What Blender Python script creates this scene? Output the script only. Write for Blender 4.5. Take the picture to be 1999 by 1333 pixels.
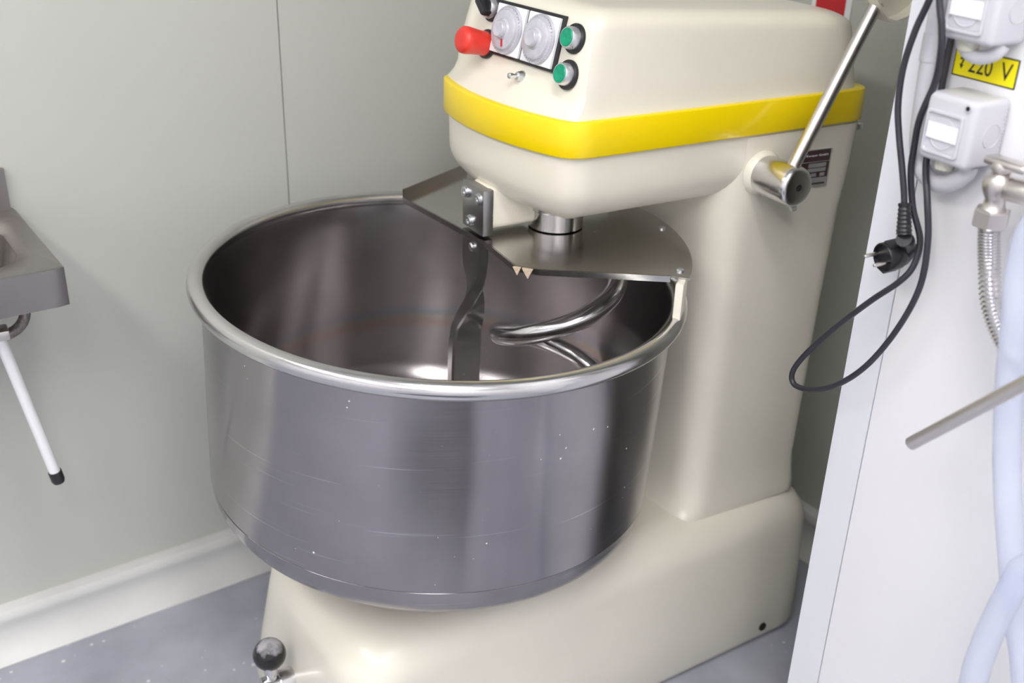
import bpy, bmesh, math, random
from mathutils import Vector, Matrix
random.seed(7)
for o in list(bpy.data.objects): bpy.data.objects.remove(o)
scene = bpy.context.scene
col = scene.collection
FLOOR = 0.8                      # the bowl rim stands 0.8 m above the floor

# ---------------------------------------------------------------- camera
def W3(p):                       # machine coordinates (back, towards camera side, above rim) -> world
    return Vector((p[0], -p[1], p[2] + FLOOR))
cd = bpy.data.cameras.new('camera'); cam = bpy.data.objects.new('camera', cd); col.objects.link(cam)
R_ = Vector((0.868532, -0.494736, 0.0298)); U_ = Vector((0.1938, 0.394333, 0.8983)); F_ = Vector((0.456172, 0.774427, -0.438371))
M = Matrix((R_, U_, -F_)).transposed().to_4x4()
M.translation = W3((-0.68835, 1.38532, 0.645))
cam.matrix_world = M
cd.sensor_fit = 'HORIZONTAL'; cd.sensor_width = 36.0; cd.lens = 2150.0 / 1999.0 * 36.0
cd.clip_start = 0.02
cd.dof.use_dof = True; cd.dof.focus_distance = 1.50; cd.dof.aperture_fstop = 3.6
scene.camera = cam

# ---------------------------------------------------------------- light and exposure
world = bpy.data.worlds.new('world'); scene.world = world; world.use_nodes = True
world.node_tree.nodes['Background'].inputs[0].default_value = (0.9, 0.95, 1.0, 1)
world.node_tree.nodes['Background'].inputs[1].default_value = 0.3
LAMPS = [(-1.75, 0.50, 0), (-1.70, 1.90, 0), (-0.40, 1.30, 0), (-1.00, 2.25, 0)]   # ceiling luminaires (u, v, turn)
LAMP_POWER = 17.0
vs = scene.view_settings
vs.view_transform = 'Standard'; vs.look = 'None'; vs.exposure = 0.06; vs.gamma = 1.0
vs.use_curve_mapping = False

# ---------------------------------------------------------------- materials
def new_mat(name):
    m = bpy.data.materials.new(name); m.use_nodes = True
    nt = m.node_tree; return m, nt, nt.nodes['Principled BSDF']
def rgb(c): return (c[0], c[1], c[2], 1.0)
def paint(name, c, rough=0.4, metal=0.0, var=0.06, scale=6.0, bump=0.0, bscale=80.0, coat=0.0, **kw):
    m, nt, b = new_mat(name); N = nt.nodes; L = nt.links
    tc = N.new('ShaderNodeTexCoord')
    n = N.new('ShaderNodeTexNoise'); n.inputs['Scale'].default_value = scale; n.inputs['Detail'].default_value = 4
    L.new(tc.outputs['Object'], n.inputs['Vector'])
    r = N.new('ShaderNodeValToRGB')
    r.color_ramp.elements[0].position = 0.3; r.color_ramp.elements[1].position = 0.7
    r.color_ramp.elements[0].color = rgb([x * (1 - var) for x in c]); r.color_ramp.elements[1].color = rgb([min(1, x * (1 + var * .4)) for x in c])
    L.new(n.outputs['Fac'], r.inputs['Fac']); L.new(r.outputs['Color'], b.inputs['Base Color'])
    b.inputs['Roughness'].default_value = rough; b.inputs['Metallic'].default_value = metal
    if coat: b.inputs['Coat Weight'].default_value = coat; b.inputs['Coat Roughness'].default_value = 0.12
    if bump:
        n2 = N.new('ShaderNodeTexNoise'); n2.inputs['Scale'].default_value = bscale
        L.new(tc.outputs['Object'], n2.inputs['Vector'])
        bp = N.new('ShaderNodeBump'); bp.inputs['Strength'].default_value = bump; bp.inputs['Distance'].default_value = 0.002
        L.new(n2.outputs['Fac'], bp.inputs['Height']); L.new(bp.outputs['Normal'], b.inputs['Normal'])
    for k, v in kw.items(): b.inputs[k.replace('_', ' ')].default_value = v
    return m
def steel(name, c=(0.55, 0.54, 0.55), rough=0.3, stretch=(4, 4, 300), aniso=0.0, flour=0.0, tint=False, scratch=False):
    m, nt, b = new_mat(name); N = nt.nodes; L = nt.links
    tc = N.new('ShaderNodeTexCoord')
    mp = N.new('ShaderNodeMapping'); mp.inputs['Scale'].default_value = stretch
    L.new(tc.outputs['Object'], mp.inputs['Vector'])
    n = N.new('ShaderNodeTexNoise'); n.inputs['Scale'].default_value = 1.0; n.inputs['Detail'].default_value = 6
    L.new(mp.outputs['Vector'], n.inputs['Vector'])
    mr = N.new('ShaderNodeMapRange'); mr.inputs['To Min'].default_value = rough * (.9 if aniso else .75); mr.inputs['To Max'].default_value = rough * (1.1 if aniso else 1.3)
    L.new(n.outputs['Fac'], mr.inputs['Value']); L.new(mr.outputs['Result'], b.inputs['Roughness'])
    n3 = N.new('ShaderNodeTexNoise'); n3.inputs['Scale'].default_value = 7.0; n3.inputs['Detail'].default_value = 3
    L.new(tc.outputs['Object'], n3.inputs['Vector'])
    r = N.new('ShaderNodeValToRGB')
    r.color_ramp.elements[0].position = 0.3; r.color_ramp.elements[1].position = 0.7
    r.color_ramp.elements[0].color = rgb([x * .9 for x in c]); r.color_ramp.elements[1].color = rgb([x * 1.06 for x in c])
    L.new(n3.outputs['Fac'], r.inputs['Fac'])
    colour = r.outputs['Color']
    if scratch:                                    # bright horizontal rub marks
        ms = N.new('ShaderNodeMapping'); ms.inputs['Scale'].default_value = (3, 3, 230); L.new(tc.outputs['Object'], ms.inputs['Vector'])
        ns = N.new('ShaderNodeTexNoise'); ns.inputs['Scale'].default_value = 1; ns.inputs['Detail'].default_value = 2; L.new(ms.outputs['Vector'], ns.inputs['Vector'])
        rs = N.new('ShaderNodeMapRange'); rs.inputs['From Min'].default_value = .66; rs.inputs['From Max'].default_value = .75; L.new(ns.outputs['Fac'], rs.inputs['Value'])
        mk = N.new('ShaderNodeMath'); mk.operation = 'MULTIPLY'; mk.inputs[1].default_value = .55; L.new(rs.outputs['Result'], mk.inputs[0])
        mm = N.new('ShaderNodeMix'); mm.data_type = 'RGBA'; L.new(mk.outputs[0], mm.inputs[0]); L.new(colour, mm.inputs[6]); mm.inputs[7].default_value = (.72, .71, .75, 1); colour = mm.outputs[2]
    if tint:                                       # heat tint of the weld seam round the inside
        sp = N.new('ShaderNodeSeparateXYZ'); L.new(tc.outputs['Object'], sp.inputs['Vector'])
        ad = N.new('ShaderNodeMath'); ad.operation = 'MULTIPLY_ADD'; ad.inputs[1].default_value = 0.03; ad.inputs[2].default_value = 0
        L.new(n3.outputs['Fac'], ad.inputs[0])
        sm = N.new('ShaderNodeMath'); sm.operation = 'ADD'; L.new(sp.outputs['Z'], sm.inputs[0]); L.new(ad.outputs[0], sm.inputs[1])
        mz = N.new('ShaderNodeMapRange'); mz.inputs['From Min'].default_value = TINTZ - .035; mz.inputs['From Max'].default_value = TINTZ + .035
        L.new(sm.outputs[0], mz.inputs['Value'])
        rr = N.new('ShaderNodeValToRGB'); e = rr.color_ramp.elements
        e[0].position = 0.15; e[0].color = (1, 1, 1, 1); e[1].position = 0.9; e[1].color = (1, 1, 1, 1)
        for p_, c_ in ((0.38, (1.0, .86, .78, 1)), (0.52, (.95, .97, .84, 1)), (0.68, (.82, .9, 1.0, 1))):
            x = e.new(p_); x.color = c_
        L.new(mz.outputs['Result'], rr.inputs['Fac'])
        mx = N.new('ShaderNodeMix'); mx.data_type = 'RGBA'; mx.blend_type = 'MULTIPLY'; mx.inputs[0].default_value = 1
        L.new(colour, mx.inputs[6]); L.new(rr.outputs['Color'], mx.inputs[7]); colour = mx.outputs[2]
    b.inputs['Metallic'].default_value = 1.0
    if flour:                                      # dried flour specks
        v = N.new('ShaderNodeTexVoronoi'); v.inputs['Scale'].default_value = 70; L.new(tc.outputs['Object'], v.inputs['Vector'])
        n4 = N.new('ShaderNodeTexNoise'); n4.inputs['Scale'].default_value = 9; n4.inputs['Detail'].default_value = 2; L.new(tc.outputs['Object'], n4.inputs['Vector'])
        sc = N.new('ShaderNodeMapRange'); sc.inputs['From Min'].default_value = 0.52; sc.inputs['From Max'].default_value = 0.75
        sc.inputs['To Min'].default_value = 0.02; sc.inputs['To Max'].default_value = flour
        L.new(n4.outputs['Fac'], sc.inputs['Value'])
        lt = N.new('ShaderNodeMath'); lt.operation = 'LESS_THAN'; L.new(v.outputs['Distance'], lt.inputs[0]); L.new(sc.outputs['Result'], lt.inputs[1])
        mx = N.new('ShaderNodeMix'); mx.data_type = 'RGBA'; L.new(lt.outputs[0], mx.inputs[0]); L.new(colour, mx.inputs[6]); mx.inputs[7].default_value = (.75, .74, .72, 1)
        colour = mx.outputs[2]
        iv = N.new('ShaderNodeMath'); iv.operation = 'SUBTRACT'; iv.inputs[0].default_value = 1; L.new(lt.outputs[0], iv.inputs[1]); L.new(iv.outputs[0], b.inputs['Metallic'])
    L.new(colour, b.inputs['Base Color'])
    bp = N.new('ShaderNodeBump'); bp.inputs['Strength'].default_value = 0.004 if aniso else 0.03; bp.inputs['Distance'].default_value = 0.001
    L.new(n.outputs['Fac'], bp.inputs['Height'])
    if not aniso: L.new(bp.outputs['Normal'], b.inputs['Normal'])
    if aniso:
        b.inputs['Anisotropic'].default_value = aniso; b.inputs['Anisotropic Rotation'].default_value = 0.25
        t = N.new('ShaderNodeTangent'); t.direction_type = 'RADIAL'; t.axis = 'Z'; L.new(t.outputs['Tangent'], b.inputs['Tangent'])
    return m
TINTZ = -0.02
CREAM = paint('cream enamel', (0.855, 0.81, 0.695), 0.32, var=0.05, scale=4, coat=0.2)
YELLOW = paint('yellow enamel', (1.0, 0.74, 0.0), 0.32, var=0.02, coat=0.3)
STEEL_OUT = steel('brushed bowl steel', (0.365, 0.345, 0.36), 0.2, (5, 5, 420), 0.96, flour=0.16, scratch=True)
STEEL_IN = steel('bowl inside steel', (0.46, 0.43, 0.435), 0.24, (5, 5, 420), 0.9, tint=True)
STEEL_RIM = steel('polished rim steel', (0.66, 0.65, 0.65), 0.2, (30, 30, 60), 0, flour=0.06)
STEEL_PLATE = steel('plate steel', (0.56, 0.545, 0.53), 0.17, (90, 9, 9), 0, flour=0.13)
STEEL_BAR = steel('bar steel', (0.42, 0.41, 0.41), 0.3, (14, 14, 60), 0, flour=0.12)
STEEL_SINK = steel('sink steel', (0.33, 0.31, 0.295), 0.3, (10, 160, 10), 0, flour=0.05)
CHROME = paint('chrome', (0.75, 0.74, 0.75), 0.16, 1.0, var=0.03)
SATIN = paint('satin nickel', (0.68, 0.64, 0.62), 0.36, 1.0, var=0.05)
ZINC = paint('zinc bolt', (0.70, 0.72, 0.73), 0.3, 1.0, var=0.08, scale=60)
BLACK = paint('black plastic', (0.018, 0.018, 0.022), 0.35, var=0.2, scale=40)
RUBBER = paint('black cable rubber', (0.03, 0.028, 0.038), 0.42, var=0.2, scale=40)
HOLE = paint('dark hole', (0.01, 0.01, 0.01), 0.8)
RED = paint('red plastic', (0.80, 0.045, 0.03), 0.4, var=0.1, scale=30, coat=0.1)
GREEN = paint('green plastic', (0.0, 0.36, 0.19), 0.35, var=0.3, scale=120)
SILVER = paint('silver ring', (0.72, 0.72, 0.75), 0.3, 0.8, var=0.05)
WHITEP = paint('white plastic', (0.60, 0.595, 0.64), 0.4, var=0.03, coat=0.1)
WHITEF = paint('white sticker', (0.90, 0.90, 0.92), 0.5, var=0.01)
GREYF = paint('grey flap recess', (0.60, 0.60, 0.66), 0.35, var=0.03)
DIAL = paint('clear dial plastic', (0.58, 0.57, 0.63), 0.15, var=0.12, scale=90, coat=0.5)
DIALG = paint('dial grey', (0.42, 0.42, 0.48), 0.3, var=0.15, scale=120)
WALL = paint('wall panel paint', (0.57, 0.58, 0.535), 0.45, var=0.04, scale=1.2)
JOINT = paint('joint grey', (0.30, 0.31, 0.29), 0.7)
PARTI = paint('white partition laminate', (0.85, 0.845, 0.875), 0.35, var=0.012, scale=1.5)
PTRIM = paint('white profile', (0.80, 0.81, 0.87), 0.35, var=0.01, scale=1.5)
BASEB = paint('baseboard plastic', (0.72, 0.72, 0.70), 0.35, var=0.05, scale=8)
CEIL = paint('ceiling white', (0.80, 0.80, 0.79), 0.7, var=0.02)
LABELY = paint('label yellow', (0.93, 0.80, 0.0), 0.45, var=0.01)
INK = paint('black ink', (0.015, 0.012, 0.015), 0.5)
MAROON = paint('maroon plate', (0.085, 0.045, 0.045), 0.35, var=0.15, scale=50)
SIGNRED = paint('sign red', (0.62, 0.02, 0.025), 0.45)
RUST = paint('rusty hole edge', (0.20, 0.11, 0.06), 0.7, var=0.4, scale=200)

def dough_knob():
    m, nt, b = new_mat('black ball dusted with flour'); N = nt.nodes; L = nt.links
    g = N.new('ShaderNodeNewGeometry'); sp = N.new('ShaderNodeSeparateXYZ'); L.new(g.outputs['Normal'], sp.inputs['Vector'])
    tc = N.new('ShaderNodeTexCoord'); n = N.new('ShaderNodeTexNoise'); n.inputs['Scale'].default_value = 55; n.inputs['Detail'].default_value = 8
    L.new(tc.outputs['Object'], n.inputs['Vector'])
    a = N.new('ShaderNodeMath'); a.operation = 'MULTIPLY_ADD'; a.inputs[1].default_value = 1.1; L.new(n.outputs['Fac'], a.inputs[0]); L.new(sp.outputs['Z'], a.inputs[2])
    r = N.new('ShaderNodeMapRange'); r.inputs['From Min'].default_value = 1.1; r.inputs['From Max'].default_value = 1.4; L.new(a.outputs[0], r.inputs['Value'])
    mx = N.new('ShaderNodeMix'); mx.data_type = 'RGBA'; L.new(r.outputs['Result'], mx.inputs[0])
    mx.inputs[6].default_value = (.012, .012, .014, 1); mx.inputs[7].default_value = (.42, .41, .44, 1)
    L.new(mx.outputs[2], b.inputs['Base Color'])
    rr = N.new('ShaderNodeMapRange'); rr.inputs['To Min'].default_value = 0.15; rr.inputs['To Max'].default_value = 0.9; L.new(r.outputs['Result'], rr.inputs['Value']); L.new(rr.outputs['Result'], b.inputs['Roughness'])
    return m
KNOBM = dough_knob()
def floor_mat():
    m, nt, b = new_mat('grey epoxy floor with flour'); N = nt.nodes; L = nt.links
    tc = N.new('ShaderNodeTexCoord')
    n = N.new('ShaderNodeTexNoise'); n.inputs['Scale'].default_value = 9; n.inputs['Detail'].default_value = 6; L.new(tc.outputs['Object'], n.inputs['Vector'])
    r = N.new('ShaderNodeValToRGB'); r.color_ramp.elements[0].position = .3; r.color_ramp.elements[1].position = .72
    r.color_ramp.elements[0].color = (.34, .35, .405, 1); r.color_ramp.elements[1].color = (.46, .475, .54, 1); L.new(n.outputs['Fac'], r.inputs['Fac'])
    v = N.new('ShaderNodeTexVoronoi'); v.inputs['Scale'].default_value = 38; L.new(tc.outputs['Object'], v.inputs['Vector'])
    n2 = N.new('ShaderNodeTexNoise'); n2.inputs['Scale'].default_value = 5; L.new(tc.outputs['Object'], n2.inputs['Vector'])
    s = N.new('ShaderNodeMapRange'); s.inputs['From Min'].default_value = .40; s.inputs['From Max'].default_value = .72; s.inputs['To Min'].default_value = .0; s.inputs['To Max'].default_value = .30
    L.new(n2.outputs['Fac'], s.inputs['Value'])
    sb = N.new('ShaderNodeMath'); sb.operation = 'SUBTRACT'; L.new(s.outputs['Result'], sb.inputs[0]); L.new(v.outputs['Distance'], sb.inputs[1])
    k = N.new('ShaderNodeMapRange'); k.inputs['From Min'].default_value = 0; k.inputs['From Max'].default_value = .08; L.new(sb.outputs[0], k.inputs['Value'])
    mx = N.new('ShaderNodeMix'); mx.data_type = 'RGBA'; L.new(k.outputs['Result'], mx.inputs[0]); L.new(r.outputs['Color'], mx.inputs[6]); mx.inputs[7].default_value = (.75, .75, .76, 1)
    L.new(mx.outputs[2], b.inputs['Base Color']); b.inputs['Roughness'].default_value = .42
    return m
FLOORM = floor_mat()
def hose_mat():
    m, nt, b = new_mat('clear bluish hose'); N = nt.nodes; L = nt.links
    tc = N.new('ShaderNodeTexCoord'); n = N.new('ShaderNodeTexNoise'); n.inputs['Scale'].default_value = 20; L.new(tc.outputs['Object'], n.inputs['Vector'])
    r = N.new('ShaderNodeValToRGB'); r.color_ramp.elements[0].color = (.66, .72, .92, 1); r.color_ramp.elements[1].color = (.78, .82, .95, 1); L.new(n.outputs['Fac'], r.inputs['Fac'])
    L.new(r.outputs['Color'], b.inputs['Base Color']); b.inputs['Roughness'].default_value = .25
    b.inputs['Transmission Weight'].default_value = .35; b.inputs['IOR'].default_value = 1.3; b.inputs['Alpha'].default_value = .62
    return m
HOSE = hose_mat()
def glow_mat():
    m, nt, b = new_mat('lit lamp diffuser')
    b.inputs['Base Color'].default_value = (.9, .9, .9, 1); b.inputs['Emission Color'].default_value = (1.0, .985, .97, 1); b.inputs['Emission Strength'].default_value = LAMP_POWER
    return m
GLOW = glow_mat()

# ---------------------------------------------------------------- mesh helpers (all in machine coordinates u, v, z)
V = Vector
def ring_loft(bm, rings, cap0=True, cap1=True, closed=True, mi=0):
    vr = [[bm.verts.new(p) for p in r] for r in rings]; n = len(vr[0]); out = []
    for a, b in zip(vr[:-1], vr[1:]):
        for i in range(n if closed else n - 1):
            j = (i + 1) % n
            f = bm.faces.new((a[i], a[j], b[j], b[i])); f.material_index = mi
    if cap0: bm.faces.new(vr[0]).material_index = mi
    if cap1: bm.faces.new(vr[-1][::-1]).material_index = mi
    return vr
def basis(axis):
    a = V(axis).normalized(); t = V((0, 0, 1)) if abs(a.z) < .9 else V((1, 0, 0))
    x = t.cross(a).normalized(); return a, x, a.cross(x)
def lathe(bm, p0, axis, prof, n=32, cap=True, mi=0):
    a, x, y = basis(axis); p0 = V(p0)
    rings = [[p0 + a * t + (x * math.cos(k * math.tau / n) + y * math.sin(k * math.tau / n)) * r for k in range(n)] for t, r in prof]
    return ring_loft(bm, rings, cap, cap, mi=mi)
def cyl(bm, p0, p1, r, n=24, bev=0.0):
    p0, p1 = V(p0), V(p1); h = (p1 - p0).length
    pr = [(0, r), (h, r)] if not bev else [(0, r - bev), (bev, r), (h - bev, r), (h, r - bev)]
    return lathe(bm, p0, p1 - p0, pr, n)
def smooth_path(pts, k=8):
    pts = [V(p) for p in pts]; out = []
    for i in range(len(pts) - 1):
        p0 = pts[max(i - 1, 0)]; p1 = pts[i]; p2 = pts[i + 1]; p3 = pts[min(i + 2, len(pts) - 1)]
        for s in range(k):
            t = s / k
            out.append(0.5 * ((2 * p1) + (p2 - p0) * t + (2 * p0 - 5 * p1 + 4 * p2 - p3) * t * t + (3 * p1 - p0 - 3 * p2 + p3) * t ** 3))
    out.append(pts[-1]); return out
def tube(bm, path, r, n=14, cap=True):
    path = [V(p) for p in path]; m = len(path); rings = []
    t = (path[1] - path[0]).normalized(); _, x, y = basis(t)
    for i, p in enumerate(path):
        t2 = (path[min(i + 1, m - 1)] - path[max(i - 1, 0)]).normalized()
        q = t.rotation_difference(t2); x = q @ x; t = t2; y = t.cross(x)
        rr = r(i / (m - 1), i) if callable(r) else r
        rings.append([p + (x * math.cos(k * math.tau / n) + y * math.sin(k * math.tau / n)) * rr for k in range(n)])
    ring_loft(bm, rings, cap, cap)
def box(bm, c, size, bev=0.0, seg=2, ax=None):
    g = bmesh.new(); bmesh.ops.create_cube(g, size=1.0)
    for v in g.verts: v.co = V((v.co.x * size[0], v.co.y * size[1], v.co.z * size[2]))
    if bev: bmesh.ops.bevel(g, geom=list(g.edges), offset=bev, segments=seg, affect='EDGES', profile=.5)
    if ax:
        X, Y, Z = (V(a) for a in ax)
        for v in g.verts: v.co = X * v.co.x + Y * v.co.y + Z * v.co.z
    vm = {v: bm.verts.new(v.co + V(c)) for v in g.verts}
    for f in g.faces: bm.faces.new([vm[v] for v in f.verts])
    g.free()
def prism(bm, poly, o, X, Y, N, d):
    o, X, Y, N = V(o), V(X), V(Y), V(N)
    a = [o + X * p[0] + Y * p[1] for p in poly]
    ring_loft(bm, [a, [p + N * d for p in a]])
def fillet(poly, seg=6):
    out = []; n = len(poly)
    for i, (x, y, r) in enumerate(poly):
        p = V((x, y)); a = V(poly[i - 1][:2]); b = V(poly[(i + 1) % n][:2])
        if r <= 0: out.append(p); continue
        da = (a - p).normalized(); db = (b - p).normalized(); ang = da.angle(db)
        t = min(r / math.tan(ang / 2), .48 * (a - p).length if poly[i-1][2] > 0 else .95*(a-p).length, .48 * (b - p).length if poly[(i+1)%n][2] > 0 else .95*(b-p).length); r = t * math.tan(ang / 2)
        c = p + (da + db).normalized() * (r / math.sin(ang / 2))
        s = p + da * t - c; e = p + db * t - c; tot = s.angle_signed(e)
        for k in range(seg + 1):
            th = -tot * k / seg; cs, sn = math.cos(th), math.sin(th)
            out.append(c + V((s.x * cs - s.y * sn, s.x * sn + s.y * cs)))
    return out
def resample(poly, n):
    m = len(poly); L = [0]
    for i in range(m): L.append(L[-1] + (poly[(i + 1) % m] - poly[i]).length)
    out = []; j = 0
    for k in range(n):
        s = L[-1] * k / n
        while L[j + 1] < s: j += 1
        t = (s - L[j]) / max(L[j + 1] - L[j], 1e-9); out.append(poly[j].lerp(poly[(j + 1) % m], t))
    return out

origin = {}
def tag(o, label=None, cat=None, group=None, kind=None):
    if label: o['label'] = label
    if cat: o['category'] = cat
    if group: o['group'] = group
    if kind: o['kind'] = kind
    return o
def thing(name, p, label, cat, group=None):
    o = bpy.data.objects.new(name, None); col.objects.link(o); o.empty_display_size = 0.05
    o.location = W3(p); origin[o] = W3(p); return tag(o, label, cat, group)
def part(name, bm, mats, parent=None, label=None, smooth=35, centre=None):
    bmesh.ops.remove_doubles(bm, verts=bm.verts, dist=1e-6)
    for v in bm.verts: v.co = W3(v.co)
    bmesh.ops.recalc_face_normals(bm, faces=bm.faces)
    if centre is None:
        lo = V([min(v.co[i] for v in bm.verts) for i in range(3)]); hi = V([max(v.co[i] for v in bm.verts) for i in range(3)]); c = (lo + hi) / 2
    else: c = W3(centre)
    for v in bm.verts: v.co -= c
    me = bpy.data.meshes.new(name); bm.to_mesh(me); bm.free()
    for m in (mats if isinstance(mats, (list, tuple)) else [mats]): me.materials.append(m)
    if smooth:
        for p in me.polygons: p.use_smooth = True
        me.set_sharp_from_angle(angle=math.radians(smooth))
    o = bpy.data.objects.new(name, me); col.objects.link(o); origin[o] = c
    if parent is not None: o.parent = parent; o.location = c - origin[parent]
    else: o.location = c
    if label: o['label'] = label
    return o
def B(): return bmesh.new()
def text_bm(s, height, o, X, Y, N, d=0.0003, width=None, align='CENTER'):
    cu = bpy.data.curves.new('txt', 'FONT'); cu.body = s; cu.align_x = align; cu.resolution_u = 3
    ob = bpy.data.objects.new('txt', cu); col.objects.link(ob)
    dg = bpy.context.evaluated_depsgraph_get(); me = bpy.data.meshes.new_from_object(ob.evaluated_get(dg))
    bpy.data.objects.remove(ob); bpy.data.curves.remove(cu)
    xs = [v.co.x for v in me.vertices]; ys = [v.co.y for v in me.vertices]
    k = height / max(max(ys) - min(ys), 1e-6); kx = width / (max(xs) - min(xs)) if width else k
    cx = (max(xs) + min(xs)) / 2; y0 = min(ys)
    bm = B(); bm.from_mesh(me); bpy.data.meshes.remove(me)
    r = bmesh.ops.extrude_face_region(bm, geom=list(bm.faces))
    for v in [e for e in r['geom'] if isinstance(e, bmesh.types.BMVert)]: v.co.z += 1.0
    o, X, Y, N = V(o), V(X), V(Y), V(N)
    for v in bm.verts: v.co = o + X * ((v.co.x - cx) * kx) + Y * ((v.co.y - y0) * k) + N * (d * v.co.z)
    return bm

# ---------------------------------------------------------------- the room
DE = math.radians(5.3)
Wd = V((math.cos(DE), -math.sin(DE), 0)); Wn = V((math.sin(DE), math.cos(DE), 0)); Zv = V((0, 0, 1))
CW = -0.513; CB = 0.891                      # left wall and back wall planes
def wl(a, o, z): return Wd * a + Wn * (o + CW) + Zv * z        # along the left wall, off it, height
def wb(a, o, z): return Wd * (CB - o) + Wn * a + Zv * z        # back wall: along Wn, off it towards the room
def slab(pts, h, d): pass
def quad_box(f, a0, a1, o0, o1, z0, z1):
    bm = B(); vs_ = [bm.verts.new(f(a, o, z)) for a in (a0, a1) for o in (o0, o1) for z in (z0, z1)]
    for q in ((0, 1, 3, 2), (4, 6, 7, 5), (0, 4, 5, 1), (2, 3, 7, 6), (0, 2, 6, 4), (1, 5, 7, 3)): bm.faces.new([vs_[i] for i in q])
    return bm
CEILZ = 1.85
def struct(name, bm, m, label, smooth=0):
    return tag(part(name, bm, m, None, label, smooth), kind='structure')
A0, A1 = -3.0, CB                             # extent of left wall
struct('floor', quad_box(lambda a, o, z: Wd * a + Wn * o + Zv * z, -3.1, 1.0, -0.6, 3.1, -0.85, -0.8), FLOORM, 'grey epoxy floor sprinkled with flour')
struct('ceiling', quad_box(lambda a, o, z: Wd * a + Wn * o + Zv * z, -3.1, 1.0, -0.6, 3.1, CEILZ, CEILZ + .05), CEIL, 'plain white ceiling')
wall_left = struct('wall_left', quad_box(wl, A0, CB + .08, -.08, -.006, -.8, CEILZ), JOINT, 'grey green panelled wall behind the bowl')
for a0, a1 in ((A0, -1.171), (-1.169, -.0168), (-.0146, CB)):
    part('wall_panel', quad_box(wl, a0, a1, -.006, 0, -.8, CEILZ), WALL, wall_left, smooth=0)
wall_back = struct('wall_back', quad_box(wb, CW, 3.05, -.08, -.006, -.8, CEILZ), JOINT, 'grey green wall behind the mixer column')
part('wall_panel', quad_box(wb, CW, 3.05, -.006, 0, -.8, CEILZ), WALL, wall_back, smooth=0)
struct('wall_front', quad_box(lambda a, o, z: Wd * (A0 + o) + Wn * a + Zv * z, -.55, 3.05, -.08, 0, -.8, CEILZ), PARTI, 'white wall at the front end of the room')
struct('wall_rear', quad_box(lambda a, o, z: Wd * a + Wn * (3.0 + o) + Zv * z, -3.05, 1.0, 0, .08, -.8, CEILZ), PARTI, 'white wall at the near side of the room')
# white partition to the right, with its edge profile
UP, VP = 0.36, 0.4855
def pt(v, o, z): return V((UP + o, v, z))
wall_right = struct('wall_right', quad_box(pt, VP + .0005, 3.0, .001, .10, -.8, CEILZ), PARTI, 'white laminate partition carrying sockets and pipes')
part('wall_panel', quad_box(pt, VP + .0552, 2.99, -.0022, .001, -.8, CEILZ), PARTI, wall_right, smooth=0)
bm = B(); o_ = V((UP, VP, -.8))
prism(bm, [(0, -.0022), (.0545, -.0022), (.0545, 0), (.002, 0), (.002, .1), (0, .1)], (UP, VP - .0016, -.8), (0, 1, 0), (1, 0, 0), (0, 0, 1), CEILZ + .8)
struct('trim_1', bm, PTRIM, 'white corner profile along the free edge of the partition')
def baseboard(name, f, a0, a1, label):
    prof = [(0, 0), (.055, 0), (.056, .003), (.046, .011), (.034, .022), (.026, .036), (.0225, .05), (.0225, .066), (.026, .074), (.0265, .084), (.02, .094), (.006, .098), (0, .098)]
    bm = B(); ring_loft(bm, [[f(a, o, z - .8) for o, z in prof] for a in (a0, a1)])
    return tag(part(name, bm, BASEB, None, label, 40), kind='structure')
baseboard('baseboard_left', wl, A0, CB, 'white cove baseboard along the left wall')
baseboard('baseboard_back', wb, CW + .05, 2.9, 'white cove baseboard behind the mixer column')

bm = B(); box(bm, (-.72, 1.42, -.794), (.90, .80, .012), .004); tag(part('floor_mat', bm, paint('dark mat for bowl reflection', (.02, .02, .022), .7, bump=.5, bscale=300), None, 'added dark mat out of view, for the dark band reflected in the bowl'), cat='mat')  # added unseen mat, there to reflect as a dark band in the bowl
# ---------------------------------------------------------------- ceiling luminaires (above the picture)
for (u, v, t), lab in zip(LAMPS, ('ceiling light panel over the front of the left wall', 'ceiling light panel over the front of the room', 'ceiling light panel right over the mixer bowl', 'ceiling light panel nearest the white partition')):
    lt = thing('ceiling_light', (u, v, CEILZ), lab, 'ceiling light', 'ceiling light panels')
    bm = B(); box(bm, (u, v, CEILZ - .02), (.34, 1.24, .04), .004); part('housing', bm, WHITEP, lt)
    bm = B(); box(bm, (u, v, CEILZ - .043), (.30, 1.20, .006)); part('diffuser', bm, GLOW, lt)
# ---------------------------------------------------------------- the spiral mixer
mx = thing('spiral_mixer', (0.2, 0, -.8), 'cream spiral dough mixer with yellow band and large steel bowl', 'mixer')
# base: flat-topped, widening to the front, rounded along its top
def base_outline(z, inset):
    t = (-.48 - z) / .32                                   # 0 at the top, 1 at the floor
    f = -.248 - .046 * t + inset; b = .69 + .008 * t - inset
    def hw(u): return .188 - .05 * (u - .69) - inset + .004 * t
    return fillet([(b, -hw(b) - .0, .05), (f, -hw(f) + .006 + .035 * max(0, 1 - t), .10), (f - .012 * (1 - inset * 8), 0, 0), (f, hw(f), .075), (b, hw(b), .05)], 8)
bm = B(); rings = []
Rr = .072
for k in range(9):
    a = math.pi / 2 * k / 8; ins = Rr * (1 - math.sin(a)); z = -.475 - Rr * (1 - math.cos(a))
    rings.append([V((p.x, p.y, z)) for p in resample(base_outline(z, ins), 120)])
for z, ins in ((-.60, -.001), (-.70, -.002), (-.775, -.002), (-.79, .003), (-.797, .012), (-.8, .02)):
    rings.append([V((p.x, p.y, z)) for p in resample(base_outline(z, ins), 120)])
ring_loft(bm, rings)
base = part('base', bm, CREAM, mx, smooth=50)
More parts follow.
